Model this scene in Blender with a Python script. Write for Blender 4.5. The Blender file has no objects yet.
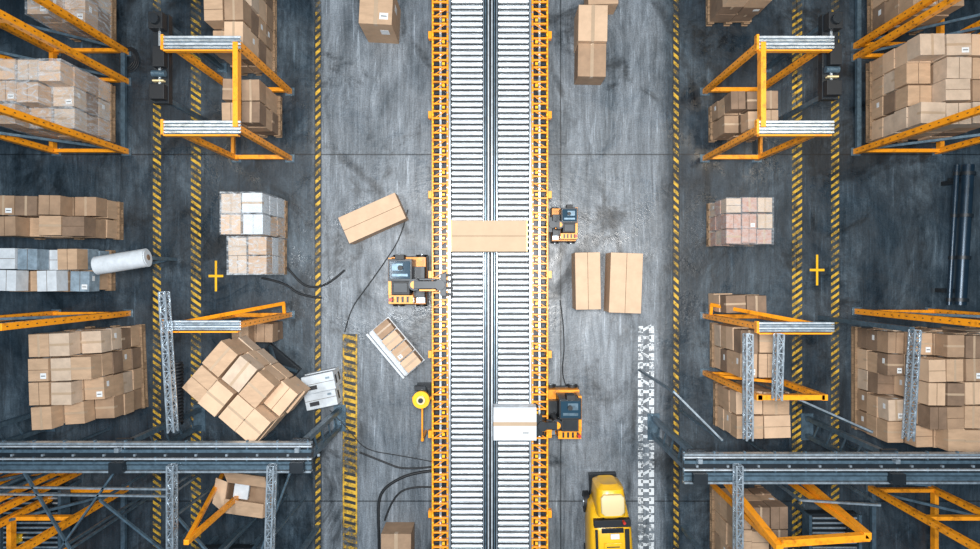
import bpy, math, random
from mathutils import Matrix, Vector
random.seed(7)
S=0.015; H=9.8
def W(px,py,z=0.0):
    k=S*(H-z)/H
    return Vector(((px-490)*k,(274.5-py)*k,z))
def L(n,z=0): return n*S*(H-z)/H

# ---------------- materials ----------------
def mat(name,col,rough=0.5,metal=0.0,var=0.0,scale=6,bump=0.0,stretch=(1,1,1),col2=None,lo=.35,hi=.65,det=6):
    m=bpy.data.materials.new(name); m.use_nodes=True
    nt=m.node_tree; b=nt.nodes['Principled BSDF']
    b.inputs['Roughness'].default_value=rough; b.inputs['Metallic'].default_value=metal
    tc=nt.nodes.new('ShaderNodeTexCoord'); mp=nt.nodes.new('ShaderNodeMapping'); mp.inputs['Scale'].default_value=stretch
    nz=nt.nodes.new('ShaderNodeTexNoise'); nz.inputs['Scale'].default_value=scale; nz.inputs['Detail'].default_value=det; nz.inputs['Roughness'].default_value=.65
    nt.links.new(tc.outputs['Object'],mp.inputs['Vector']); nt.links.new(mp.outputs['Vector'],nz.inputs['Vector'])
    r=nt.nodes.new('ShaderNodeValToRGB'); r.color_ramp.elements[0].position=lo; r.color_ramp.elements[1].position=hi
    if col2 is None: col2=[c*(1-var) for c in col]
    r.color_ramp.elements[0].color=(*col2,1); r.color_ramp.elements[1].color=(*col,1)
    nt.links.new(nz.outputs['Fac'],r.inputs['Fac']); nt.links.new(r.outputs['Color'],b.inputs['Base Color'])
    if bump>0:
        bp=nt.nodes.new('ShaderNodeBump'); bp.inputs['Strength'].default_value=bump; bp.inputs['Distance'].default_value=0.02
        nt.links.new(nz.outputs['Fac'],bp.inputs['Height']); nt.links.new(bp.outputs['Normal'],b.inputs['Normal'])
    return m
M={}
M['cb1']=mat('cardboard_a',(0.52,0.35,0.225),0.75,var=.2,scale=5,stretch=(1,3,1),bump=.12)
M['cb2']=mat('cardboard_b',(0.38,0.25,0.16),0.75,var=.25,scale=5,bump=.12)
M['cb3']=mat('cardboard_c',(0.63,0.44,0.295),0.7,var=.15,scale=5,bump=.1)
M['cb4']=mat('cardboard_d',(0.25,0.165,0.11),0.8,var=.3,scale=5,bump=.12)
M['cb5']=mat('cardboard_e',(0.58,0.45,0.34),0.75,var=.22,scale=6,bump=.12)
M['cb6']=mat('conveyor_carton',(0.50,0.36,0.24),0.75,var=.1,scale=5,bump=.08)
M['tape']=mat('packing_tape',(0.46,0.34,0.235),0.28,var=.1)
M['seam']=mat('carton_seam',(0.09,0.055,0.03),0.9)
M['label']=mat('paper_label',(0.75,0.78,0.8),0.6,var=.1,scale=40)
M['print']=mat('black_print',(0.03,0.03,0.035),0.6)
M['white']=mat('white_carton',(0.64,0.69,0.74),0.6,var=.2,scale=9)
M['bluec']=mat('blue_grey_carton',(0.27,0.36,0.44),0.6,var=.45,scale=9)
M['pink']=mat('pink_film_carton',(0.40,0.19,0.13),0.4,col2=(0.46,0.34,0.29),scale=14)
M['orange']=mat('orange_paint',(0.93,0.34,0.012),0.34,scale=9,col2=(0.45,0.15,0.008),lo=.3,hi=.48,det=10)
M['yellow']=mat('yellow_paint',(0.95,0.53,0.02),0.28,var=.15,scale=5)
M['steel']=mat('galvanised_steel',(0.56,0.64,0.71),0.32,0.7,var=.45,scale=14)
M['bsteel']=mat('blue_grey_steel',(0.12,0.19,0.25),0.36,0.45,var=.45,scale=14)
M['pipe']=mat('dark_blue_pipe_paint',(0.015,0.035,0.06),0.3,0.4,var=.3)
M['roller']=mat('roller_steel',(0.88,0.92,0.95),0.36,0.6,var=.18,scale=5)
M['deck']=mat('deck_steel',(0.62,0.68,0.74),0.4,0.4,var=.35,scale=12)
M['dark']=mat('dark_metal',(0.018,0.024,0.031),0.4,0.3,var=.3)
M['black']=mat('black_rubber',(0.010,0.012,0.015),0.55)
M['screen']=mat('device_glass',(0.02,0.05,0.08),0.12)
M['wood']=mat('pallet_wood',(0.34,0.22,0.13),0.8,var=.4,scale=8,stretch=(1,6,1))
M['beige']=mat('beige_plastic',(0.72,0.58,0.32),0.4)
M['red']=mat('red_plastic',(0.5,0.03,0.02),0.4)
def film(name,mx):
    m=bpy.data.materials.new(name); m.use_nodes=True; nt=m.node_tree; b=nt.nodes['Principled BSDF']
    b.inputs['Base Color'].default_value=(0.74,0.80,0.86,1); b.inputs['Roughness'].default_value=0.14
    tc=nt.nodes.new('ShaderNodeTexCoord'); mp=nt.nodes.new('ShaderNodeMapping'); mp.inputs['Scale'].default_value=(1,2.2,.5); mp.inputs['Rotation'].default_value=(.4,.3,.6)
    nz=nt.nodes.new('ShaderNodeTexNoise'); nz.inputs['Scale'].default_value=5; nz.inputs['Detail'].default_value=9; nz.inputs['Distortion'].default_value=2; nz.inputs['Roughness'].default_value=.7
    r=nt.nodes.new('ShaderNodeMapRange'); r.inputs[1].default_value=.45; r.inputs[2].default_value=.68; r.inputs[3].default_value=.07; r.inputs[4].default_value=mx
    nt.links.new(tc.outputs['Object'],mp.inputs['Vector']); nt.links.new(mp.outputs['Vector'],nz.inputs['Vector']); nt.links.new(nz.outputs['Fac'],r.inputs[0]); nt.links.new(r.outputs[0],b.inputs['Alpha'])
    bp=nt.nodes.new('ShaderNodeBump'); bp.inputs['Strength'].default_value=.9; nt.links.new(nz.outputs['Fac'],bp.inputs['Height']); nt.links.new(bp.outputs['Normal'],b.inputs['Normal'])
    return m
M['film']=film('shrink_film',.7); M['film2']=film('thin_shrink_film',.3)
def paint(name,col,lo=.40,hi=.52,sc=9,mx=.9,mn=.05):
    m=bpy.data.materials.new(name); m.use_nodes=True; nt=m.node_tree; b=nt.nodes['Principled BSDF']
    b.inputs['Base Color'].default_value=(*col,1); b.inputs['Roughness'].default_value=0.55
    tc=nt.nodes.new('ShaderNodeTexCoord'); nz=nt.nodes.new('ShaderNodeTexNoise'); nz.inputs['Scale'].default_value=sc; nz.inputs['Detail'].default_value=12; nz.inputs['Roughness'].default_value=.8
    n2=nt.nodes.new('ShaderNodeTexNoise'); n2.inputs['Scale'].default_value=1.4; nt.links.new(tc.outputs['Object'],n2.inputs['Vector'])
    ad=nt.nodes.new('ShaderNodeMath'); ad.operation='MULTIPLY_ADD'; ad.inputs[1].default_value=.5; nt.links.new(n2.outputs['Fac'],ad.inputs[0])
    sb=nt.nodes.new('ShaderNodeMath'); sb.operation='SUBTRACT'; sb.inputs[1].default_value=.25; nt.links.new(nz.outputs['Fac'],sb.inputs[0]); nt.links.new(sb.outputs[0],ad.inputs[2])
    r=nt.nodes.new('ShaderNodeMapRange'); r.inputs[1].default_value=lo; r.inputs[2].default_value=hi; r.inputs[3].default_value=mn; r.inputs[4].default_value=mx
    nt.links.new(tc.outputs['Object'],nz.inputs['Vector']); nt.links.new(ad.outputs[0],r.inputs[0]); nt.links.new(r.outputs[0],b.inputs['Alpha'])
    return m
M['ypaint']=paint('worn_yellow_paint',(0.76,0.46,0.04),.42,.58,9,.88)
M['wpaint']=paint('worn_white_paint',(0.75,0.8,0.84),.42,.5,14)
M['kpaint']=paint('worn_black_paint',(0.02,0.025,0.03),.35,.5,9,.85)

# ---------------- mesh builder ----------------
class MB:
    def __init__(s): s.v=[];s.f=[];s.m=[];s.mats=[];s.sm=[]
    def mi(s,k):
        if k not in s.mats: s.mats.append(k)
        return s.mats.index(k)
    def add(s,vs,fs,k,smooth=False):
        o=len(s.v); s.v+= [tuple(v) for v in vs]; i=s.mi(k)
        for f in fs: s.f.append([a+o for a in f]); s.m.append(i); s.sm.append(smooth)
    def box(s,c,size,k,mtx=None):
        x,y,z=[a/2 for a in size]; c=Vector(c)
        vs=[c+Vector((sx*x,sy*y,sz*z)) for sz in(-1,1) for sy in(-1,1) for sx in(-1,1)]
        if mtx: vs=[mtx@v for v in vs]
        s.add(vs,[(0,2,3,1),(4,5,7,6),(0,1,5,4),(2,6,7,3),(0,4,6,2),(1,3,7,5)],k)
    def bx(s,x0,x1,y0,y1,z0,z1,k,mtx=None):
        s.box(((x0+x1)/2,(y0+y1)/2,(z0+z1)/2),(abs(x1-x0),abs(y1-y0),abs(z1-z0)),k,mtx)
    def beam(s,a,b,w,h,k):
        a=Vector(a);b=Vector(b);d=b-a;l=d.length
        if l<1e-5:return
        z=d.normalized(); up=Vector((0,0,1)) if abs(z.z)<.95 else Vector((0,1,0))
        x=z.cross(up).normalized(); y=x.cross(z)
        m=Matrix((x,y,z)).transposed().to_4x4(); m.translation=(a+b)/2
        s.box((0,0,0),(w,h,l),k,m)
    def cyl(s,a,b,r,k,n=14,r2=None,mtx=None):
        a=Vector(a);b=Vector(b);z=(b-a).normalized(); up=Vector((0,0,1)) if abs(z.z)<.95 else Vector((0,1,0))
        x=z.cross(up).normalized();y=x.cross(z); r2=r if r2 is None else r2
        vs=[];
        for i in range(n):
            t=2*math.pi*i/n; u=x*math.cos(t)+y*math.sin(t); vs+= [a+u*r,b+u*r2]
        if mtx: vs=[mtx@v for v in vs]
        s.add(vs,[(2*i,2*((i+1)%n),2*((i+1)%n)+1,2*i+1) for i in range(n)],k,True)
        s.add([vs[2*i] for i in range(n)][::-1],[tuple(range(n))],k); s.add([vs[2*i+1] for i in range(n)],[tuple(range(n))],k)
    def carton(s,c,size,rz=0,k='cb1',tape='tape',label=None,tmtx=None,axis=None):
        m=Matrix.Translation(Vector(c))@Matrix.Rotation(rz,4,'Z')
        if tmtx: m=tmtx@m
        x,y,z=size; g=0.002
        s.box((0,0,z/2),(x,y,z),k,m)
        if axis is None: axis=0 if x>=y else 1
        tw=max(0.028,min(x,y)*.12)
        if axis==0:
            s.box((0,0,z+g/2),(x,0.006,g),'seam',m)
            if tape:
                s.box((0,0,z+g),(x+2*g,tw,g),tape,m)
                for sg in(-1,1): s.box((sg*(x/2+g/2),0,z-.04),(g,tw,.08),tape,m)
        else:
            s.box((0,0,z+g/2),(0.006,y,g),'seam',m)
            if tape:
                s.box((0,0,z+g),(tw,y+2*g,g),tape,m)
                for sg in(-1,1): s.box((0,sg*(y/2+g/2),z-.04),(tw,g,.08),tape,m)
        if label:
            lw=min(.12,x*.3);lh=min(.09,y*.25)
            s.box((x*.25,-y*.27,z+g),(lw,lh,g),'label',m); s.box((x*.25,-y*.27,z+2*g),(lw*.7,lh*.15,g),'print',m)
            for sg in(-1,1):
                s.box((sg*(x/2+g/2),y*.15,z*.6),(g,lh,z*.22),'label',m)
                s.box((x*.2,sg*(y/2+g/2),z*.6),(lw,g,z*.22),'label',m)
    def obj(s,name,bevel=0.0,parent=None):
        me=bpy.data.meshes.new(name); 
        off=Vector((0,0,0))
        if s.v:
            xs=[v[0] for v in s.v];ys=[v[1] for v in s.v];zs=[v[2] for v in s.v]
            off=Vector(((min(xs)+max(xs))/2,(min(ys)+max(ys))/2,min(zs)))
        me.from_pydata([tuple(Vector(v)-off) for v in s.v],[],s.f)
        for k in s.mats: me.materials.append(M[k])
        me.polygons.foreach_set('material_index',s.m); me.polygons.foreach_set('use_smooth',s.sm); me.update()
        o=bpy.data.objects.new(name,me); o.location=off; bpy.context.scene.collection.objects.link(o)
        if bevel:
            b=o.modifiers.new('bevel','BEVEL'); b.width=bevel; b.segments=2; b.limit_method='ANGLE'; b.angle_limit=math.radians(50)
        return o
def tube(name,pts,r,k):
    cu=bpy.data.curves.new(name,'CURVE'); cu.dimensions='3D'; sp=cu.splines.new('NURBS'); sp.points.add(len(pts)-1)
    for p,q in zip(sp.points,pts): p.co=(*q,1)
    sp.order_u=3; sp.use_endpoint_u=True; cu.bevel_depth=r; cu.bevel_resolution=3; cu.materials.append(M[k])
    o=bpy.data.objects.new(name,cu); bpy.context.scene.collection.objects.link(o); return o

# ---------------- floor ----------------
def floor():
    b=MB(); b.bx(-14,14,-9,9,-0.2,0,'dark'); o=b.obj('floor'); 
    m=bpy.data.materials.new('stained_concrete'); m.use_nodes=True; nt=m.node_tree; N=nt.nodes; Lk=nt.links; p=N['Principled BSDF']
    geo=N.new('ShaderNodeNewGeometry'); pos=geo.outputs['Position']
    def noise(sc,det=6,st=(1,1,1),dist=0,rough=.6,rot=0,off=(0,0,0)):
        mp=N.new('ShaderNodeMapping'); mp.inputs['Scale'].default_value=st; mp.inputs['Rotation'].default_value=(0,0,rot); mp.inputs['Location'].default_value=off; Lk.new(pos,mp.inputs['Vector'])
        n=N.new('ShaderNodeTexNoise'); n.inputs['Scale'].default_value=sc;n.inputs['Detail'].default_value=det;n.inputs['Distortion'].default_value=dist;n.inputs['Roughness'].default_value=rough
        Lk.new(mp.outputs['Vector'],n.inputs['Vector']); return n.outputs['Fac']
    def mr(v,a,b_,c,d):
        r=N.new('ShaderNodeMapRange'); r.inputs[1].default_value=a;r.inputs[2].default_value=b_;r.inputs[3].default_value=c;r.inputs[4].default_value=d; Lk.new(v,r.inputs[0]); return r.outputs[0]
    def math_(op,a,b_):
        r=N.new('ShaderNodeMath'); r.operation=op
        for i,x in enumerate((a,b_)):
            if isinstance(x,(int,float)): r.inputs[i].default_value=x
            else: Lk.new(x,r.inputs[i])
        return r.outputs[0]
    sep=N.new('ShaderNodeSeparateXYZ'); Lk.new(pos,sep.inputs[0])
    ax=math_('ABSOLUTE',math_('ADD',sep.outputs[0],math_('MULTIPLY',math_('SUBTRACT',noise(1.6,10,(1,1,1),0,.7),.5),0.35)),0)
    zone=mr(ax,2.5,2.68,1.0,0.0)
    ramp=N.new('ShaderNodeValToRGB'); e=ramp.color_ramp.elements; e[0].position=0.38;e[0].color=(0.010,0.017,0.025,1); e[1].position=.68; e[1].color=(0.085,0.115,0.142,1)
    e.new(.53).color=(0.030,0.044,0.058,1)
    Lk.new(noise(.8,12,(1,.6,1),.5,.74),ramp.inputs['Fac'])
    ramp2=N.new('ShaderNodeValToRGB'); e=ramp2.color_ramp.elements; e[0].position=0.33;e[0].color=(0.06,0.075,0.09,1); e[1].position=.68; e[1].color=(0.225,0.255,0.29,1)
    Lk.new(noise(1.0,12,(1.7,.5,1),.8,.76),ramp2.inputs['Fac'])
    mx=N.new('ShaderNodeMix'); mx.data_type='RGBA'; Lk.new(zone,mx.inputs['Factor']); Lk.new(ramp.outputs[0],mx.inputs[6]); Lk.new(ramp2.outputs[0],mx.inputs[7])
    st=mr(noise(3.0,13,(3.6,.3,1),.8,.85,.06),.38,.62,.55,1.45)
    # thin light scratches running along the aisles
    sc=mr(noise(5.0,3,(5,.22,1),.5,.5,-.12,(2,7,0)),.64,.70,1.0,1.7)
    st2=mr(noise(1.7,12,(.5,3.5,1),1.6,.8,.5,(3,1,0)),.58,.66,1.0,1.4)
    gr=mr(noise(55,5),.3,.7,.7,1.3)
    bl=mr(noise(.5,9,(1,1.1,1),1.5,.7,0,(5,2,0)),.38,.46,.36,1.0)
    wv=N.new('ShaderNodeTexWave'); wv.wave_type='RINGS'; wv.rings_direction='Z'; wv.inputs['Scale'].default_value=.22; wv.inputs['Distortion'].default_value=3; wv.inputs['Detail'].default_value=1
    mp=N.new('ShaderNodeMapping'); mp.inputs['Location'].default_value=(3.5,1.5,0); mp.inputs['Scale'].default_value=(1,.6,1); Lk.new(pos,mp.inputs['Vector']); Lk.new(mp.outputs[0],wv.inputs['Vector'])
    wf=mr(wv.outputs['Fac'],0.0,.02,.45,1.0); gate=mr(noise(1.3,6,(1,1,1),0,.7,0,(9,9,0)),.45,.55,0,1)
    tm=N.new('ShaderNodeMix'); Lk.new(gate,tm.inputs[0]); tm.inputs[2].default_value=1.0; Lk.new(wf,tm.inputs[3])
    f=math_('MULTIPLY',math_('MULTIPLY',math_('MULTIPLY',st,gr),math_('MULTIPLY',bl,st2)),math_('MULTIPLY',tm.outputs[0],sc))
    def joint(axis,at):
        d=math_('ABSOLUTE',math_('SUBTRACT',sep.outputs[axis],at),0); return mr(d,.006,.014,.3,1)
    for a,t in((1,1.8),(0,1.06),(0,4.6),(1,-3.4)): f=math_('MULTIPLY',f,joint(a,t))
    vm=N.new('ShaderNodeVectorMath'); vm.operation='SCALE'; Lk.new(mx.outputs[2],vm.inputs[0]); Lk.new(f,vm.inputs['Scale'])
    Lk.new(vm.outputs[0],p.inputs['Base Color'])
    Lk.new(mr(noise(1.3,9,(1,1,1),.8,.7),.38,.62,.2,.6),p.inputs['Roughness'])
    bp=N.new('ShaderNodeBump'); bp.inputs['Strength'].default_value=.25; bp.inputs['Distance'].default_value=.02; Lk.new(noise(14,8),bp.inputs['Height']); Lk.new(bp.outputs[0],p.inputs['Normal'])
    o.data.materials.clear(); o.data.materials.append(m)
floor()

# ---------------- floor markings ----------------
def hatch(px,y0,y1,w,pitch,slant=.6,fill=.5,base=False,edge=False):
    b=MB(); x=(px-490)*S; hw=w*S/2; z=0.003
    Y=(274.5-y0)*S; Ye=(274.5-y1)*S; P=pitch*S
    if base: b.add([(x-hw-.015,Ye,.002),(x+hw+.015,Ye,.002),(x+hw+.015,Y,.002),(x-hw-.015,Y,.002)],[(0,1,2,3)],'kpaint')
    while Y>Ye:
        s=2*hw*slant
        b.add([(x-hw,Y,z),(x-hw,Y-P*fill,z),(x+hw,Y-P*fill+s,z),(x+hw,Y+s,z)],[(0,1,2,3)],'ypaint'); Y-=P
    if edge:
        for sg in(-1,1): b.add([(x+sg*hw-.012,Ye,.004),(x+sg*hw+.012,Ye,.004),(x+sg*hw+.012,(274.5-y0)*S,.004),(x+sg*hw-.012,(274.5-y0)*S,.004)],[(0,1,2,3)],'ypaint')
    b.obj('floor_marking_stripe')
hatch(318,-60,610,5,8,.9,.5,True)
hatch(676,-60,610,5,8,-.9,.5,True)
hatch(157,-60,610,8,7,-.7,.48)
hatch(196,-60,610,10,7,-.7,.48)
hatch(797,-60,610,10,7,.7,.48)
hatch(835,-60,610,8,7,.7,.45)
hatch(350,334,610,13,7,-.25,.55,True,True)
b=MB()
for y in range(326,610,9):
    x0,x1=638,654
    for (a,c) in(((x0,y),(x0+5,y+7)),((x1-5,y),(x1,y+7))):
        p=W(*a,0);q=W(*c,0); b.add([(p.x,q.y,.003),(q.x,q.y,.003),(q.x,p.y,.003),(p.x,p.y,.003)],[(0,1,2,3)],'wpaint')
    p=W(x0+3,y+1);q=W(x1-3,y+4); d=random.choice((0,.04,-.04))
    b.add([(p.x,q.y-d,.003),(q.x,q.y+d,.003),(q.x,p.y+d,.003),(p.x,p.y-d,.003)],[(0,1,2,3)],'wpaint')
b.obj('white_floor_marking')
for cx,cy in((216,276),(817,270)):
    b=MB(); p=W(cx,cy)
    b.bx(p.x-.11,p.x+.11,p.y-.018,p.y+.018,.001,.004,'yellow'); b.bx(p.x-.016,p.x+.016,p.y-.23,p.y+.23,.001,.0045,'yellow'); b.obj('floor_cross_marking')

# ---------------- conveyor ----------------
YC=5.6
b=MB(); zc=.80
for sg in(-1,1):
    b.bx(sg*.80,sg*.778,-YC,YC,zc-.16,zc+.03,'orange'); b.bx(sg*.595,sg*.57,-YC,YC,zc-.12,zc+.05,'orange')
    b.bx(sg*.765,sg*.60,-YC,YC,zc-.13,zc-.11,'dark')
    b.bx(sg*.70,sg*.668,-YC,YC,zc-.1,zc-.02,'steel')
    b.bx(sg*.568,sg*.54,-YC,YC,zc-.1,zc+.035,'steel')
    y=-YC+.05; i=0
    while y<YC:
        b.bx(sg*.80,sg*.575,y-.011,y+.011,zc-.03,zc+.022,'orange')
        b.box((sg*.785,y+.04,zc+.035),(.024,.03,.02),'yellow'); b.cyl((sg*.583,y+.04,zc+.04),(sg*.583,y+.04,zc+.065),.01,'steel',8)
        if i%2==0: b.box((sg*.73,y+.05,zc-.01),(.05,.04,.05),'dark')
        else: b.beam((sg*.77,y,zc+.0),(sg*.61,y+.1,zc+.0),.012,.02,'orange')
        if i%3==0: b.box((sg*.64,y+.05,zc+.0),(.04,.035,.05),'yellow')
        if i%11==0: b.box((sg*.825,y+.05,zc-.04),(.05,.1,.1),'orange')
        y+=.1; i+=1
y=-YC+.04
while y<YC:
    b.cyl((-.525,y,zc),(-.105,y,zc),.0295,'roller',14); b.cyl((.115,y,zc),(.53,y,zc),.0295,'roller',14)
    for x0,x1 in((-.54,-.525),(-.105,-.09),(.1,.115),(.53,.54)): b.cyl((x0,y,zc),(x1,y,zc),.01,'dark',6)
    y+=.079
b.bx(-.56,.56,-YC,YC,zc-.15,zc-.12,'black')
for x,w,h,k in((-.088,.014,.05,'steel'),(-.06,.018,.02,'bsteel'),(-.022,.018,.045,'deck'),(.026,.018,.045,'deck'),(.062,.018,.02,'bsteel'),(.094,.014,.05,'steel')):
    b.bx(x-w/2,x+w/2,-YC,YC,zc-.1,zc+h,k)
for y in [i*1.1-5.5 for i in range(11)]:
    for x in(-.74,-.6,.6,.74): b.bx(x-.03,x+.03,y-.03,y+.03,0,zc-.12,'orange')
    b.bx(-.74,.74,y-.02,y+.02,.2,.26,'orange'); 
    for x in(-.74,.74): b.bx(x-.07,x+.07,y-.07,y+.07,0,.015,'steel')
b.obj('roller_conveyor',0.003)

# ---------------- cartons on floor/conveyor ----------------
def carton_at(name,px,py,w,h,deg,hz,z0=0,k='cb1',label=True,axis=None,tape='tape',extra=None):
    zt=z0+hz; p=W(px,py,zt); b=MB()
    b.carton((p.x,p.y,z0),(L(w,zt),L(h,zt),hz),math.radians(deg),k,tape,label,axis=axis)
    if extra: extra(b,p,L(w,zt),L(h,zt),zt,math.radians(deg))
    return b.obj(name,.006)
def orange_ends(b,p,w,h,zt,r):
    for sg in(-1,1): b.box((p.x+sg*(w/2-.008),p.y,zt+.003),(.02,h,.006),'yellow')
zr=zc+.055
carton_at('cardboard_box',489,236,77,31,0,.34,zr,'cb6',False,extra=orange_ends,tape=None)
carton_at('white_parcel_box',515,424,43,33,0,.26,zr,'white',True)
carton_at('cardboard_box',372,218,62,28,24,.34,0,'cb3',False,tape=None)
carton_at('cardboard_box',588,281,25,57,1,.42,0,'cb3',False,1,tape=None)
carton_at('cardboard_box',626,283,32,60,-2,.45,0,'cb3',False,1,tape=None)
carton_at('cardboard_box',593,23,29,36,-1,.5,0,'cb3',False)
carton_at('cardboard_box',592,60,28,33,-1,.42,0,'cb2',False)
carton_at('cardboard_box',376,6,33,36,-3,.75,0,'cb1',True)
carton_at('cardboard_box',396,556,30,44,0,.45,0,'cb2',False)
carton_at('cardboard_box',603,-8,30,24,2,.4,0,'cb1',False)
def dolly():
    p=W(395,348,.3); r=math.radians(-50); m=Matrix.Translation((p.x,p.y,0))@Matrix.Rotation(r,4,'Z'); b=MB()
    b.box((0,0,.14),(.84,.40,.05),'white',m)
    for x in(-.3,.3):
        for y in(-.13,.13): b.cyl((x,y-.02,.06),(x,y+.02,.06),.058,'black',12,mtx=m)
        b.box((x,0,.12),(.08,.3,.03),'dark',m)
    b.box((0,-.185,.23),(.84,.03,.15),'white',m); b.box((0,-.12,.2),(.8,.09,.1),'white',m)
    for i,(h,k) in enumerate(((.2,'cb2'),(.25,'cb3'),(.22,'cb1'),(.26,'cb3'))):
        b.carton((-.31+i*.205,.06,.165),(.185,.25,h),0,k,'tape',i==2,tmtx=m,axis=1)
    b.obj('carton_dolly',.004)
dolly()

# ---------------- stacks ----------------
def stack(name,x0,x1,y0,y1,nx,ny,lay,lh,z0=0,kinds=('cb1','cb2','cb3','cb4'),wrap=False,rz=0,pallet=True,hm=None,jit=.012,lab=.15,tm=None):
    b=MB(); cx,cy=(x0+x1)/2,(y0+y1)/2; m=Matrix.Translation((cx,cy,z0))@Matrix.Rotation(rz,4,'Z')
    if tm: m=m@tm
    w,d=x1-x0,y1-y0; zb=0
    if pallet:
        zb=.14
        for i in range(6): b.box((0,-d/2+d*(i+.5)/6,.125),(w+.04,d/6*.72,.025),'wood',m)
        for x in(-w/2+.04,0,w/2-.04):
            b.box((x,0,.1),(.09,d,.025),'wood',m); b.box((x,0,.012),(.09,d,.02),'wood',m)
            for y in(-d/2+.06,0,d/2-.06): b.box((x,y,.055),(.09,.1,.07),'wood',m)
    for i in range(nx):
        for j in range(ny):
            n=lay if hm is None else hm[j][i]
            z=zb
            for l in range(n):
                k=random.choice(kinds); 
                jx,jy=random.uniform(-jit,jit),random.uniform(-jit,jit)
                b.carton((-w/2+w*(i+.5)/nx+jx,d/2-d*(j+.5)/ny+jy,z),(w/nx-.018,d/ny-.018,lh-.007),random.uniform(-.03,.03)*(1 if not wrap else .3),k,'tape' if random.random()<.6 else None,random.random()<lab,tmtx=m,axis=random.choice((0,1)))
                z+=lh
            if wrap:
                W_,D_=w/nx,d/ny
                b.box((-w/2+w*(i+.5)/nx,d/2-d*(j+.5)/ny,(zb+z)/2+.006),(W_+.012,D_+.012,z-zb+.02),wrap,m)
    return b.obj(name,.005)
C=('cb1','cb2','cb3','cb5','cb1','cb4')
N_='pallet_of_cardboard_boxes'
stack(N_,-6.42,-5.54,1.95,2.78,3,3,4,.27,.14,C,'film',hm=[[4,4,4],[4,4,3],[4,3,3]])
stack(N_,-6.15,-5.55,3.45,4.5,2,3,3,.3,.1,C,'film',hm=[[3,3],[3,3],[3,2]])
stack(N_,-6.75,-5.5,.52,1.08,4,2,3,.27,0,('cb1','cb2','cb4','bluec'),hm=[[3,3,3,2],[3,2,3,3]])
stack(N_,-6.75,-5.62,-.24,.36,4,2,3,.25,0,('cb1','bluec','white','cb2'),hm=[[3,3,2,3],[3,2,3,2]])
stack(N_,-5.98,-5.15,-2.0,-.76,3,4,5,.24,0,C,hm=[[5,5,4],[5,5,5],[5,5,4],[5,4,3]],rz=.04)
stack(N_,-3.72,-3.2,2.98,4.2,2,4,4,.3,0,C,hm=[[4,4],[4,3],[4,4],[3,4]])
stack(N_,-3.64,-3.12,2.05,2.65,2,2,3,.27,0,('cb4','cb2','cb1'))
stack(N_,-3.60,-3.04,.54,1.10,2,2,3,.31,0,('white','cb5','cb3'),'film')
stack(N_,-3.58,-3.05,0.0,.52,2,2,3,.25,0,('white','cb5','cb1'),'film')
stack('cardboard_box_pile',-3.6,-3.1,-.98,-.70,2,1,2,.24,0,C,pallet=False,hm=[[3,2]],jit=.02)
stack(N_,5.57,6.58,1.95,3.12,3,4,4,.27,.12,C,hm=[[4,4,4],[3,4,4],[3,4,4],[4,4,4]])
stack(N_,5.6,6.3,3.55,4.5,2,3,3,.3,.1,C)
stack(N_,3.24,3.85,3.72,4.4,2,2,3,.27,0,C)
stack(N_,3.28,3.92,1.98,2.5,3,2,3,.26,0,('cb2','cb1','cb4'),hm=[[3,3,3],[2,3,3]])
stack(N_,3.25,3.9,.42,1.06,3,3,3,.22,0,('pink','pink','pink','cb5'),'film2')
stack('cardboard_box_pile',3.27,3.85,-.54,-.28,2,1,3,.24,0,C,pallet=False)
stack(N_,3.3,3.78,-1.38,-.72,2,2,4,.26,0,C)
stack(N_,3.35,4.1,-2.25,-1.6,2,2,3,.25,0,('cb1','cb2','cb3'))
stack(N_,5.42,6.35,-2.3,-.78,4,5,4,.25,0,C,hm=[[3,4,5,5],[3,5,5,5],[2,5,5,5],[3,5,5,5],[3,4,5,5]])
stack(N_,6.4,7.2,-2.3,-.78,3,5,5,.25,0,C)
stack(N_,3.3,4.05,-4.1,-3.15,3,3,3,.27,0,('cb4','cb2','cb1'))
b=MB(); p=W(317,392,.5)
for dx,dy,z,h in((0,.13,0,.24),(0,-.14,0,.3),(.01,.12,.242,.22)):
    r=math.radians(12); b.carton((p.x+dx,p.y+dy,z),(.46,.25,h),r,'white',None,False)
    mm=Matrix.Translation((p.x+dx,p.y+dy,z))@Matrix.Rotation(r,4,'Z')
    b.box((-.1,-.05,h+.003),(.14,.06,.003),'print',mm); b.box((.14,.05,h+.003),(.06,.03,.003),'bluec',mm)
    b.box((.232,0,h*.5),(.003,.12,.08),'print',mm); b.box((0,-.127,h*.5),(.2,.003,.08),'print',mm)
b.obj('white_parcel_boxes',.004)

# lift table with rotated stack
p=W(236,394,1.85); rz=math.radians(-40)
mm=Matrix.Translation((p.x,p.y,0))@Matrix.Rotation(rz,4,'Z'); b=MB()
b.box((0,0,1.0),(.9,.6,.06),'dark',mm); b.box((-.12,.0,.05),(.6,.42,.1),'dark',mm)
for y in(-.18,.18):
    b.beam(mm@Vector((-.38,y,.1)),mm@Vector((.2,y,.97)),.04,.05,'bsteel'); b.beam(mm@Vector((.15,y*.85,.1)),mm@Vector((-.35,y*.85,.97)),.04,.05,'bsteel')
b.obj('scissor_lift_table',.005)
stack('stack_of_large_cartons',p.x-.57,p.x+.57,p.y-.38,p.y+.38,4,2,3,.27,1.035,('cb3','cb5','cb3','cb1'),rz=rz,pallet=False,hm=[[3,3,3,2],[3,3,3,3]],lab=0,jit=.018)
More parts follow.
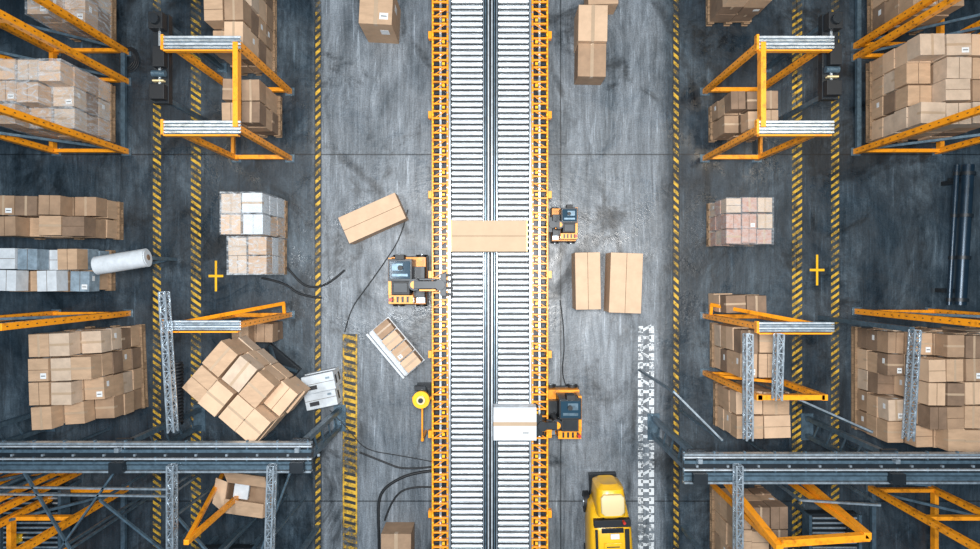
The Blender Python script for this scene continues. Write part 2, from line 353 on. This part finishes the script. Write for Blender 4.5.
# rolled white film
p=W(122,262,1.0); b=MB(); a=Vector((-.34,-.05,0))+p; c=Vector((.34,.06,0))+p
b.cyl(a,c,.125,'white',28); d=(c-a).normalized()
for e,sg in((a,-1),(c,1)): b.cyl(e,e+d*sg*.012,.105,'white',28); b.cyl(e+d*sg*.012,e+d*sg*.02,.04,'cb4',16)
for q in(a+Vector((.1,0,0)),c-Vector((.1,0,0))):
    b.box((q.x,q.y,.86),(.06,.2,.03),'bsteel'); b.bx(q.x-.025,q.x+.025,q.y-.025,q.y+.025,0,.86,'bsteel')
b.beam((a.x+.1,a.y,.15),(c.x-.1,c.y,.15),.04,.04,'bsteel')
b.obj('white_film_roll_on_stand',.003)

# open carton
p=W(245,500,.9); b=MB(); m=Matrix.Translation((p.x,p.y,0))@Matrix.Rotation(math.radians(-8),4,'Z')
w,d=.54,.42; t=.012; z0=.5
for args in(((0,0,z0+t/2),(w,d,t)),((-w/2,0,z0+.2),(t,d,.4)),((w/2,0,z0+.2),(t,d,.4)),((0,d/2,z0+.2),(w,t,.4)),((0,-d/2,z0+.2),(w,t,.4))): b.box(*args,'cb2',m)
def flap(p0,p1,p2,p3,k='cb3'):
    vs=[m@Vector(q) for q in(p0,p1,p2,p3)]; n=(vs[1]-vs[0]).cross(vs[2]-vs[0]).normalized()*.006
    b.add(vs+[v+n for v in vs],[(3,2,1,0),(4,5,6,7),(0,1,5,4),(1,2,6,5),(2,3,7,6),(3,0,4,7)],k)
zt=z0+.4
flap((-w/2,d/2,zt),(w/2,d/2,zt),(w/2-.02,d/2+.16,zt+.07),(-w/2-.05,d/2+.16,zt+.07),'cb1')
flap((-w/2,-d/2,zt),(w/2,-d/2,zt),(w/2,-d/2+.2,zt+.03),(-w/2,-d/2+.2,zt+.03),'cb1')
flap((-w/2,-d/2,zt),(-w/2,d/2,zt),(-w/2-.17,d/2+.03,zt-.02),(-w/2-.17,-d/2+.1,zt-.02),'cb3')
flap((w/2,-d/2,zt),(w/2,d/2,zt),(w/2+.08,d/2,zt-.1),(w/2+.08,-d/2,zt-.1),'cb2')
b.box((-.1,.07,zt-.12),(.2,.2,.05),'white',m)
b.bx(p.x-.32,p.x+.32,p.y-.28,p.y+.28,z0-.05,z0-.001,'bsteel')
for x in(-.28,.28):
    for y in(-.24,.24): b.bx(p.x+x-.025,p.x+x+.025,p.y+y-.025,p.y+y+.025,0,z0-.05,'bsteel')
b.obj('open_cardboard_box_on_bench')

# ---------------- racks ----------------
def posts(b,x,y,zt,k='orange',w=.07):
    b.bx(x-w/2,x+w/2,y-w/2,y+w/2,0,zt,k); b.bx(x-.07,x+.07,y-.06,y+.06,0,.015,'bsteel')
    z=.12
    while z<zt-.05:
        for sg in(-1,1):
            b.box((x+sg*(w/2+.001),y,z),(.003,.012,.03),'dark'); b.box((x,y+sg*(w/2+.001),z),(.012,.003,.03),'dark')
        z+=.16
def deck(b,x0,x1,y0,y1,z):
    b.bx(x0,x1,y0,y1,z-.05,z-.02,'bsteel'); n=4
    for i in range(n):
        yy=y0+(y1-y0)*(i+.5)/n; b.bx(x0-.03,x1+.03,yy-(y1-y0)/n*.33,yy+(y1-y0)/n*.33,z-.02,z,'deck' if i%2 else 'steel')
    b.bx(x0-.03,x0,y0-.01,y1+.01,z-.06,z+.01,'orange'); b.bx(x0,x1,y0-.025,y0-.008,z-.07,z+.005,'orange')
def rack_near(name,sg,xi,xo,ya,yb,zt):
    b=MB()
    for x in(xi,xo):
        for y in(ya,yb): posts(b,sg*x,y,zt-.08)
    for y in(ya,yb):
        x0,x1=sorted((sg*xi,sg*xo)); deck(b,x0-.05,x1+.03,y-.08,y+.08,zt)
        b.bx(x0,x1,y-.03,y+.03,.06,.14,'orange')
    b.bx(sg*xi-.03,sg*xi+.03,ya,yb,zt-.1,zt+.012,'orange')
    b.bx(sg*xo-.02,sg*xo+.02,ya,yb,.1,.17,'orange')
    return b.obj(name,.004)
rack_near('orange_pallet_rack',-1,3.0,3.80,1.74,2.74,2.1)
rack_near('orange_pallet_rack',1,3.22,4.0,1.74,2.74,2.1)
def portal(name,sg,xi,xo,y,zt):
    b=MB()
    for x in(xi,xo): posts(b,sg*x,y,zt-.08)
    x0,x1=sorted((sg*xi,sg*xo)); deck(b,x0-.05,x1+.03,y-.06,y+.06,zt)
    b.beam((sg*xo,y,zt-.1),(sg*xi,y+.18,.3),.05,.05,'orange'); b.bx(x0,x1,y-.03,y+.03,.06,.14,'orange')
    b.beam((sg*xi,y,.25),(sg*xi,y+.18,.3),.04,.05,'orange')
    return b.obj(name,.004)
portal('orange_portal_frame',-1,3.0,3.80,-.60,2.1)
portal('orange_portal_frame',1,3.22,4.0,-.62,2.1)
b=MB()
for x in(3.22,4.0): posts(b,x,-1.47,2.0)
b.bx(3.22,4.0,-1.5,-1.44,.1,.18,'orange'); b.bx(3.2,4.0,-1.5,-1.44,1.9,2.0,'orange'); b.beam((4.0,-1.47,.9),(3.22,-1.47,.3),.04,.04,'orange'); b.obj('orange_portal_frame',.004)
def far_rack(name,sg,xi,xo,ys,zt,levels):
    b=MB()
    for y in ys:
        for x in(xi,xo): posts(b,sg*x,y,zt,w=.08)
        for z in levels: b.beam((sg*xi,y,z),(sg*xo,y,z),.05,.08,'orange')
        b.beam((sg*xi,y,.2),(sg*xo,y,zt*.55),.035,.04,'bsteel')
    for z in levels:
        b.bx(sg*xo-.03,sg*xo+.03,min(ys),max(ys),z-.05,z+.05,'orange')
    b.bx(sg*xi-.03,sg*xi+.03,min(ys),max(ys),.04,.11,'bsteel')
    return b.obj(name,.004)
far_rack('tall_storage_rack',-1,5.45,6.5,(1.84,2.89,3.33),2.6,(.08,2.4))
far_rack('tall_storage_rack',1,5.48,6.7,(1.84,3.25),2.6,(.08,2.4))
far_rack('tall_storage_rack',1,5.48,6.7,(3.42,4.6),2.6,(.08,2.4))
far_rack('tall_storage_rack',-1,5.42,6.5,(-.58,),2.6,(.1,2.4))
far_rack('tall_storage_rack',1,5.5,6.6,(-.55,),2.6,(.1,2.4))
far_rack('tall_storage_rack',-1,5.45,6.3,(-3.2,-4.3),2.4,(.1,1.2,2.3))
far_rack('tall_storage_rack',-1,6.15,7.0,(-2.8,-2.95),2.4,(.1,2.3))
far_rack('tall_storage_rack',1,5.7,6.6,(-3.2,-4.4),2.4,(.1,1.2,2.3))
def low_bay(sg,full=True):
    b=MB(); x=lambda v:490+sg*v; th=.085 if full else .05
    segs=(((215,180.5),(290,274)),((300,195),(378,262)),((215,180.5),(300,195))) if full else (((262,190),(304,268)),)
    for a,c in segs:
        zb=2.3 if c!=(300,195) else .06
        b.beam(W(x(a[0]),274.5+a[1],.06),W(x(c[0]),274.5+c[1],zb),th,th,'orange')
        if zb>1: p=W(x(c[0]),274.5+c[1],2.3); b.bx(p.x-.03,p.x+.03,p.y-.03,p.y+.03,0,2.3,'orange')
    if full: b.beam(W(x(290),274.5+268,2.25),W(x(378),274.5+262,2.25),.08,.1,'orange')
    b.obj('braced_orange_frame',.004)
low_bay(1); low_bay(-1,False)

# ---------------- trusses and gantries ----------------
def truss(b,a,c,w,h,k='steel',n=None,ck=.018,dk=.011):
    a=Vector(a);c=Vector(c);d=(c-a);l=d.length;z=d.normalized();up=Vector((0,0,1)) if abs(z.z)<.95 else Vector((0,1,0)); x=z.cross(up).normalized();y=x.cross(z)
    cor=[x*w/2+y*h/2,-x*w/2+y*h/2,-x*w/2-y*h/2,x*w/2-y*h/2]
    for q in cor: b.beam(a+q,c+q,ck,ck,k)
    n=n or max(3,int(l/max(w,h)))
    for i in range(n):
        p=a+d*i/n;q=a+d*(i+1)/n
        for j in range(4):
            u,v=cor[j],cor[(j+1)%4]
            if i%2:u,v=v,u
            b.beam(p+u,q+v,dk,dk,k)
            b.beam(p+u,p+v,dk,dk,k)
def gantry(name,x0,x1,yc,z,legs):
    b=MB(); x0,x1=sorted((x0,x1))
    for dy,w,h,k in((-.165,.022,.09,'steel'),(-.12,.05,.03,'bsteel'),(-.065,.03,.06,'bsteel'),(-.02,.016,.05,'deck'),(.03,.05,.03,'dark'),(.075,.035,.06,'bsteel'),(.125,.016,.03,'deck'),(.165,.025,.09,'steel')):
        b.bx(x0,x1,yc+dy-w/2,yc+dy+w/2,z-h/2,z+h/2,k)
    b.bx(x0,x1,yc-.15,yc+.15,z-.07,z-.055,'black')
    x=x0
    while x<x1: b.bx(x,x+.018,yc-.19,yc+.19,z-.05,z-.01,'bsteel'); b.box((x+.15,yc+.03,z+.03),(.025,.025,.03),'steel'); x+=.36
    for lx in legs:
        for dy in(-.13,.13): b.bx(lx-.035,lx+.035,yc+dy-.03,yc+dy+.03,0,z-.07,'bsteel')
        for q in range(5): b.beam((lx,yc-.13,.2+q*.36),(lx,yc+.13,.38+q*.36),.02,.02,'bsteel')
        b.bx(lx-.09,lx+.09,yc-.2,yc+.2,0,.02,'bsteel'); b.box((lx,yc,z-.08),(.2,.4,.04),'dark')
        b.box((lx,yc-.1,z+.07),(.16,.12,.1),'dark'); b.box((lx,yc+.1,z+.06),(.05,.05,.08),'steel')
    return b.obj(name)
gantry('steel_transfer_gantry',-7.2,-2.1,-2.15,2.1,(-6.6,-4.35,-2.25))
gantry('steel_transfer_gantry',2.28,7.2,-2.28,2.1,(6.9,4.75,2.45))
z=2.2
def truss_obj(a,c,w,h,post=()):
    b=MB(); truss(b,a,c,w,h,'steel')
    for q in post: b.bx(q[0]-.03,q[0]+.03,q[1]-.03,q[1]+.03,0,z-.05,'bsteel')
    return b.obj('lattice_truss')
for (ax,ay,bx_,by,pa,pc) in((164,292,173,432,0,0),(172,465,172,600,0,1),(272,465,268,600,0,1),(748,334,748,440,0,0),(779,334,777,400,0,0),(915,330,908,440,1,0),(738,465,738,600,0,1)):
    a=W(ax,ay,z);c=W(bx_,by,z)
    truss_obj(a,c,.07,.1,([a] if pa else [])+([c] if pc else []))
b=MB()
for (ax,ay,bx_,by) in((674,392,722,440),(800,400,872,432),(0,487,168,489),(0,494,168,496),(805,478,930,485),(100,500,165,552),(800,500,880,505),(176,515,215,560),(225,468,290,472),(292,468,262,549),(20,465,70,549),(60,549,120,465)):
    a=W(ax,ay,1.85);c=W(bx_,by,1.85)
    b.beam(a,c,.022,.04,'steel' if ax in(674,800,0) else 'bsteel')
    for q in(a,c): b.bx(q.x-.015,q.x+.015,q.y-.015,q.y+.015,0,1.85,'bsteel')
b.obj('steel_brace_framework')

def machine(name,px,py,w,h,z):
    p=W(px,py,z); b=MB(); ww,hh=L(w,z),L(h,z)
    b.bx(p.x-ww/2,p.x+ww/2,p.y-hh/2,p.y+hh/2,z-.2,z-.05,'dark')
    n=int(hh/.07)
    for i in range(n): b.cyl((p.x-ww/2+.04,p.y-hh/2+.07*i+.03,z-.02),(p.x+ww/2-.04,p.y-hh/2+.07*i+.03,z-.02),.016,'steel',10)
    for sg in(-1,1): b.bx(p.x+sg*ww/2-.02,p.x+sg*ww/2+.02,p.y-hh/2,p.y+hh/2,z-.2,z+.02,'bsteel')
    for sx in(-1,1):
        for sy in(-1,1): b.bx(p.x+sx*(ww/2-.03)-.03,p.x+sx*(ww/2-.03)+.03,p.y+sy*(hh/2-.03)-.03,p.y+sy*(hh/2-.03)+.03,0,z-.2,'bsteel')
    b.box((p.x+ww*.3,p.y+hh*.2,z+.04),(.12,.16,.12),'dark'); b.box((p.x-ww*.2,p.y-hh*.3,z+.03),(.1,.1,.1),'yellow')
    b.obj(name,.003)
machine('small_roller_table',225,575,50,50,.5)
machine('small_roller_table',835,540,50,50,.5)
machine('small_roller_table',30,520,60,60,.5)

def drive(name,px,py0,py1):
    zt=1.9; a=W(px,py0,zt); c=W(px,py1,zt); b=MB()
    b.bx(a.x-.1,a.x+.1,c.y,a.y,zt-.16,zt-.06,'dark'); b.bx(a.x-.015,a.x+.015,c.y+.04,a.y-.04,zt-.06,zt-.03,'steel')
    b.box((a.x,a.y-.12,zt),(.17,.2,.14),'black'); b.cyl((a.x,a.y-.12,zt+.07),(a.x,a.y-.12,zt+.12),.06,'dark',20)
    b.box((a.x+.02,(a.y+c.y)/2,zt-.01),(.14,.25,.1),'black'); b.box((a.x,c.y+.12,zt-.01),(.18,.18,.1),'black'); b.box((a.x,c.y+.26,zt-.02),(.14,.02,.06),'beige')
    b.cyl((a.x-.08,c.y+.35,zt-.02),(a.x+.08,c.y+.35,zt-.02),.04,'bsteel',16)
    for y in(a.y-.08,c.y+.08): b.bx(a.x-.03,a.x+.03,y-.03,y+.03,0,zt-.16,'bsteel'); b.bx(a.x-.07,a.x+.07,y-.07,y+.07,0,.02,'bsteel')
    b.obj(name,.006)
drive('overhead_drive_unit',158,12,102)
drive('overhead_drive_unit',833,12,98)

pts=[]
a=W(177,362,1.7)
for i in range(260):
    t=i/259; ang=t*2*math.pi*18; pts.append((a.x+.085*math.cos(ang),a.y-.75*t,1.75+.085*math.sin(ang)))
tube('coiled_power_cable',pts,.016,'black')
q=W(130,60)
pts=[(q.x+(.15-.02*(i//13))*math.cos(i*.5),q.y+(.19-.02*(i//13))*math.sin(i*.5+.1*(i//13)),.012+i*.0008) for i in range(50)]
tube('coiled_floor_cable',pts,.008,'black')
def cable(pp,r=.016):
    tube('floor_cable',[(*W(x,y).xy,.02) for x,y in pp],r,'black')
cable([(288,268),(300,283),(312,288),(330,284),(345,270)])
cable([(262,278),(285,282),(300,296),(322,298)])
cable([(436,470),(415,472),(395,480),(380,492),(378,515),(380,560)],.022)
cable([(436,487),(410,485),(392,498),(385,520)],.014)
cable([(345,332),(350,310),(365,290),(385,262),(402,236),(408,210)],.008)
cable([(360,452),(385,462),(405,470),(436,466)],.014)
cable([(330,410),(350,430),(365,450),(400,455),(436,462)],.007)
cable([(560,300),(566,340),(560,380),(572,396)],.008)

b=MB()
for px,r in((968,.08),(957,.035)):
    a=W(px,165,.5);c=W(px-8,305,.5); b.cyl(a,c,r,'pipe',20)
    for t in(.05,.35,.65,.95):
        q=a.lerp(c,t); b.cyl(q,q+(c-a).normalized()*.05,r*1.25,'dark',20)
for t in(.1,.9):
    q=W(968,165,.5).lerp(W(960,305,.5),t); b.bx(q.x-.2,q.x+.08,q.y-.025,q.y+.025,.38,.43,'dark'); b.bx(q.x-.03,q.x+.03,q.y-.03,q.y+.03,0,.4,'dark')
b.obj('dark_blue_pipe_run')

# ---------------- robots ----------------
def picker(name,px,py,sg,sc=1.0,flip=1,reach=.5):
    p=W(px,py,.9); m=Matrix.Translation((p.x,p.y,0))@Matrix.Rotation(0 if sg>0 else math.pi,4,'Z')@Matrix.Diagonal((sc,sc*flip,sc,1)); b=MB()
    B=lambda x0,x1,y0,y1,z0,z1,k:b.bx(min(x0,x1),max(x0,x1),min(y0,y1),max(y0,y1),z0,z1,k,m)
    B(-.26,.24,-.34,.34,.1,.34,'orange'); B(-.28,.26,-.36,.36,.08,.14,'black')
    for x in(-.18,.16):
        for s in(-1,1): b.cyl((x,s*.31,.09),(x,s*.38,.09),.088,'black',18,mtx=m); b.cyl((x,s*.378,.09),(x,s*.385,.09),.045,'steel',12,mtx=m)
    B(-.24,.1,-.32,-.2,.34,.7,'orange'); B(-.24,-.19,-.2,.32,.34,.74,'orange')
    B(-.19,.06,-.19,.0,.34,.78,'black'); B(-.16,.03,-.16,-.03,.78,.79,'dark')
    B(-.22,.1,.0,.30,.34,.86,'dark'); B(-.2,.08,.03,.27,.86,.88,'screen'); B(-.17,.05,.06,.1,.88,.885,'bsteel'); B(-.17,-.02,.14,.24,.88,.885,'bsteel'); B(-.12,.0,.29,.36,.7,.92,'black')
    for i in range(4): B(-.2+i*.07,-.17+i*.07,-.3,-.22,.7,.71,'dark')
    B(.08,.24,-.24,.2,.34,.5,'dark'); B(.12,.24,-.32,-.24,.34,.45,'steel')
    b.cyl((.15,-.05,.4),(.15,-.05,.98),.08,'dark',20,mtx=m); b.cyl((.15,-.05,.98),(.15,-.05,1.03),.05,'orange',20,mtx=m)
    r=reach
    B(.15,r,-.1,.0,.96,1.04,'dark'); B(.22,r-.06,-.135,-.11,.97,1.02,'orange'); B(.22,r-.06,.01,.035,.97,1.02,'dark')
    b.cyl((r,-.05,.93),(r,-.05,1.08),.07,'dark',18,mtx=m); B(r,r+.08,-.2,.1,.93,1.01,'dark')
    for s in(-.18,-.095,-.005,.08): B(r+.06,r+.17,s-.018,s+.018,.93,.98,'black')
    b.cyl((-.2,-.26,.7),(-.2,-.26,.8),.025,'red',12,mtx=m)
    b.cyl((-.05,.18,.88),(-.05,.18,.93),.035,'black',14,mtx=m)
    return b.obj(name,.01)
picker('robotic_picking_cart',404,281,1,1.0)
picker('robotic_picking_cart',567,421,-1,.95,-1,.36)
picker('robotic_picking_cart',569,221,-1,.70,-1,.3)
b=MB(); p=W(421,400,.7)
b.cyl((p.x,p.y,0),(p.x,p.y,.62),.04,'dark'); b.cyl((p.x,p.y,.62),(p.x,p.y,.7),.12,'yellow',24); b.cyl((p.x,p.y,.7),(p.x,p.y,.74),.06,'beige',20); b.cyl((p.x,p.y,.74),(p.x,p.y,.76),.035,'dark',16)
b.bx(p.x-.14,p.x+.14,p.y-.02,p.y+.02,.5,.56,'orange'); b.bx(p.x-.012,p.x+.012,p.y-.62,p.y,.5,.54,'orange'); b.bx(p.x-.02,p.x+.02,p.y-.62,p.y-.58,0,.52,'orange'); b.bx(p.x-.13,p.x+.13,p.y-.13,p.y+.13,0,.02,'dark')
b.box((p.x-.02,p.y+.15,.6),(.16,.06,.08),'dark')
b.obj('yellow_warning_beacon_post',.004)

# ---------------- forklift truck ----------------
def hull(b,secs,k,m,n=20):
    vs=[]
    for (y,w,z0,z1) in secs:
        for i in range(n):
            t=2*math.pi*i/n; c,s=math.cos(t),math.sin(t); e=.45
            vs.append(m@Vector((w*math.copysign(abs(c)**e,c),y,(z0+z1)/2+(z1-z0)/2*math.copysign(abs(s)**e,s))))
    fs=[]
    for j in range(len(secs)-1):
        for i in range(n):
            a=j*n+i;c=j*n+(i+1)%n; fs.append((a,c,c+n,a+n))
    fs.append(tuple(range(n))); fs.append(tuple(range((len(secs)-1)*n,len(secs)*n))[::-1])
    b.add(vs,fs,k,True)
p=W(612,524,.8); m=Matrix.Translation((p.x,p.y,0))@Matrix.Rotation(math.radians(2),4,'Z'); b=MB()
hull(b,[(.22,.19,.12,.5),(.17,.26,.08,.66),(-.1,.3,.08,.8),(-.5,.31,.08,.82),(-.85,.3,.08,.75),(-.98,.22,.12,.6)],'yellow',m)
hull(b,[(.52,.12,.3,.72),(.48,.19,.22,.85),(.3,.21,.2,.9),(.12,.2,.3,.88),(.08,.13,.4,.8)],'yellow',m)
hull(b,[(.44,.12,.88,.93),(.4,.16,.87,.945),(.2,.16,.87,.945),(.16,.12,.88,.93)],'beige',m)
b.box((0,.02,.80),(.5,.1,.1),'black',m); b.box((.2,-.3,.82),(.06,.46,.03),'black',m); b.box((-.22,-.3,.82),(.035,.46,.03),'black',m)
b.box((0,-.08,.83),(.3,.06,.03),'dark',m); b.box((.03,-.16,.835),(.12,.07,.02),'label',m); b.box((0,-.4,.835),(.24,.3,.02),'yellow',m)
for i in range(4): b.box((0,-.3-i*.06,.848),(.18,.015,.006),'dark',m)
for y in(.1,-.68):
    for s in(-1,1): b.cyl((s*.22,y,.15),(s*.30,y,.15),.15,'black',22,mtx=m); b.cyl((s*.30,y,.15),(s*.312,y,.15),.07,'steel',16,mtx=m)
b.box((0,.0,.11),(.4,1.0,.1),'dark',m); b.cyl((.15,.05,.8),(.15,.05,.93),.02,'red',10,mtx=m)
b.obj('yellow_forklift_tug',.008)

# ---------------- lights, world, camera ----------------
def area(name,x,y,z,sx,sy,e,col=(1,1,1),rot=(0,0,0)):
    l=bpy.data.lights.new(name,'AREA'); l.shape='RECTANGLE'; l.size=sx; l.size_y=sy; l.energy=e; l.color=col
    o=bpy.data.objects.new(name,l); o.location=(x,y,z); o.rotation_euler=rot; bpy.context.scene.collection.objects.link(o)
area('high_bay_light_main',0,.4,10.4,.9,1.6,1150,(1,.985,.96))
area('high_bay_light_left',-3.4,0,10.4,.5,1.6,340,(.92,.96,1))
area('high_bay_light_right',3.4,0,10.4,.5,1.6,370,(1,.97,.93))
area('high_bay_light_warm_left',-6,3.2,8,1,2,60,(1,.82,.6),(0,-.2,0))
area('high_bay_light_warm_right',6,3.2,8,1,2,90,(1,.82,.6),(0,.2,0))
w=bpy.data.worlds.new('world'); bpy.context.scene.world=w; w.use_nodes=True
w.node_tree.nodes['Background'].inputs[0].default_value=(.32,.68,1.0,1); w.node_tree.nodes['Background'].inputs[1].default_value=.22
cam=bpy.data.cameras.new('camera'); cam.sensor_width=36; cam.lens=36*H/(980*S); co=bpy.data.objects.new('camera',cam); co.location=(0,0,H); bpy.context.scene.collection.objects.link(co)
bpy.context.scene.camera=co
bpy.context.scene.view_settings.view_transform='Standard'
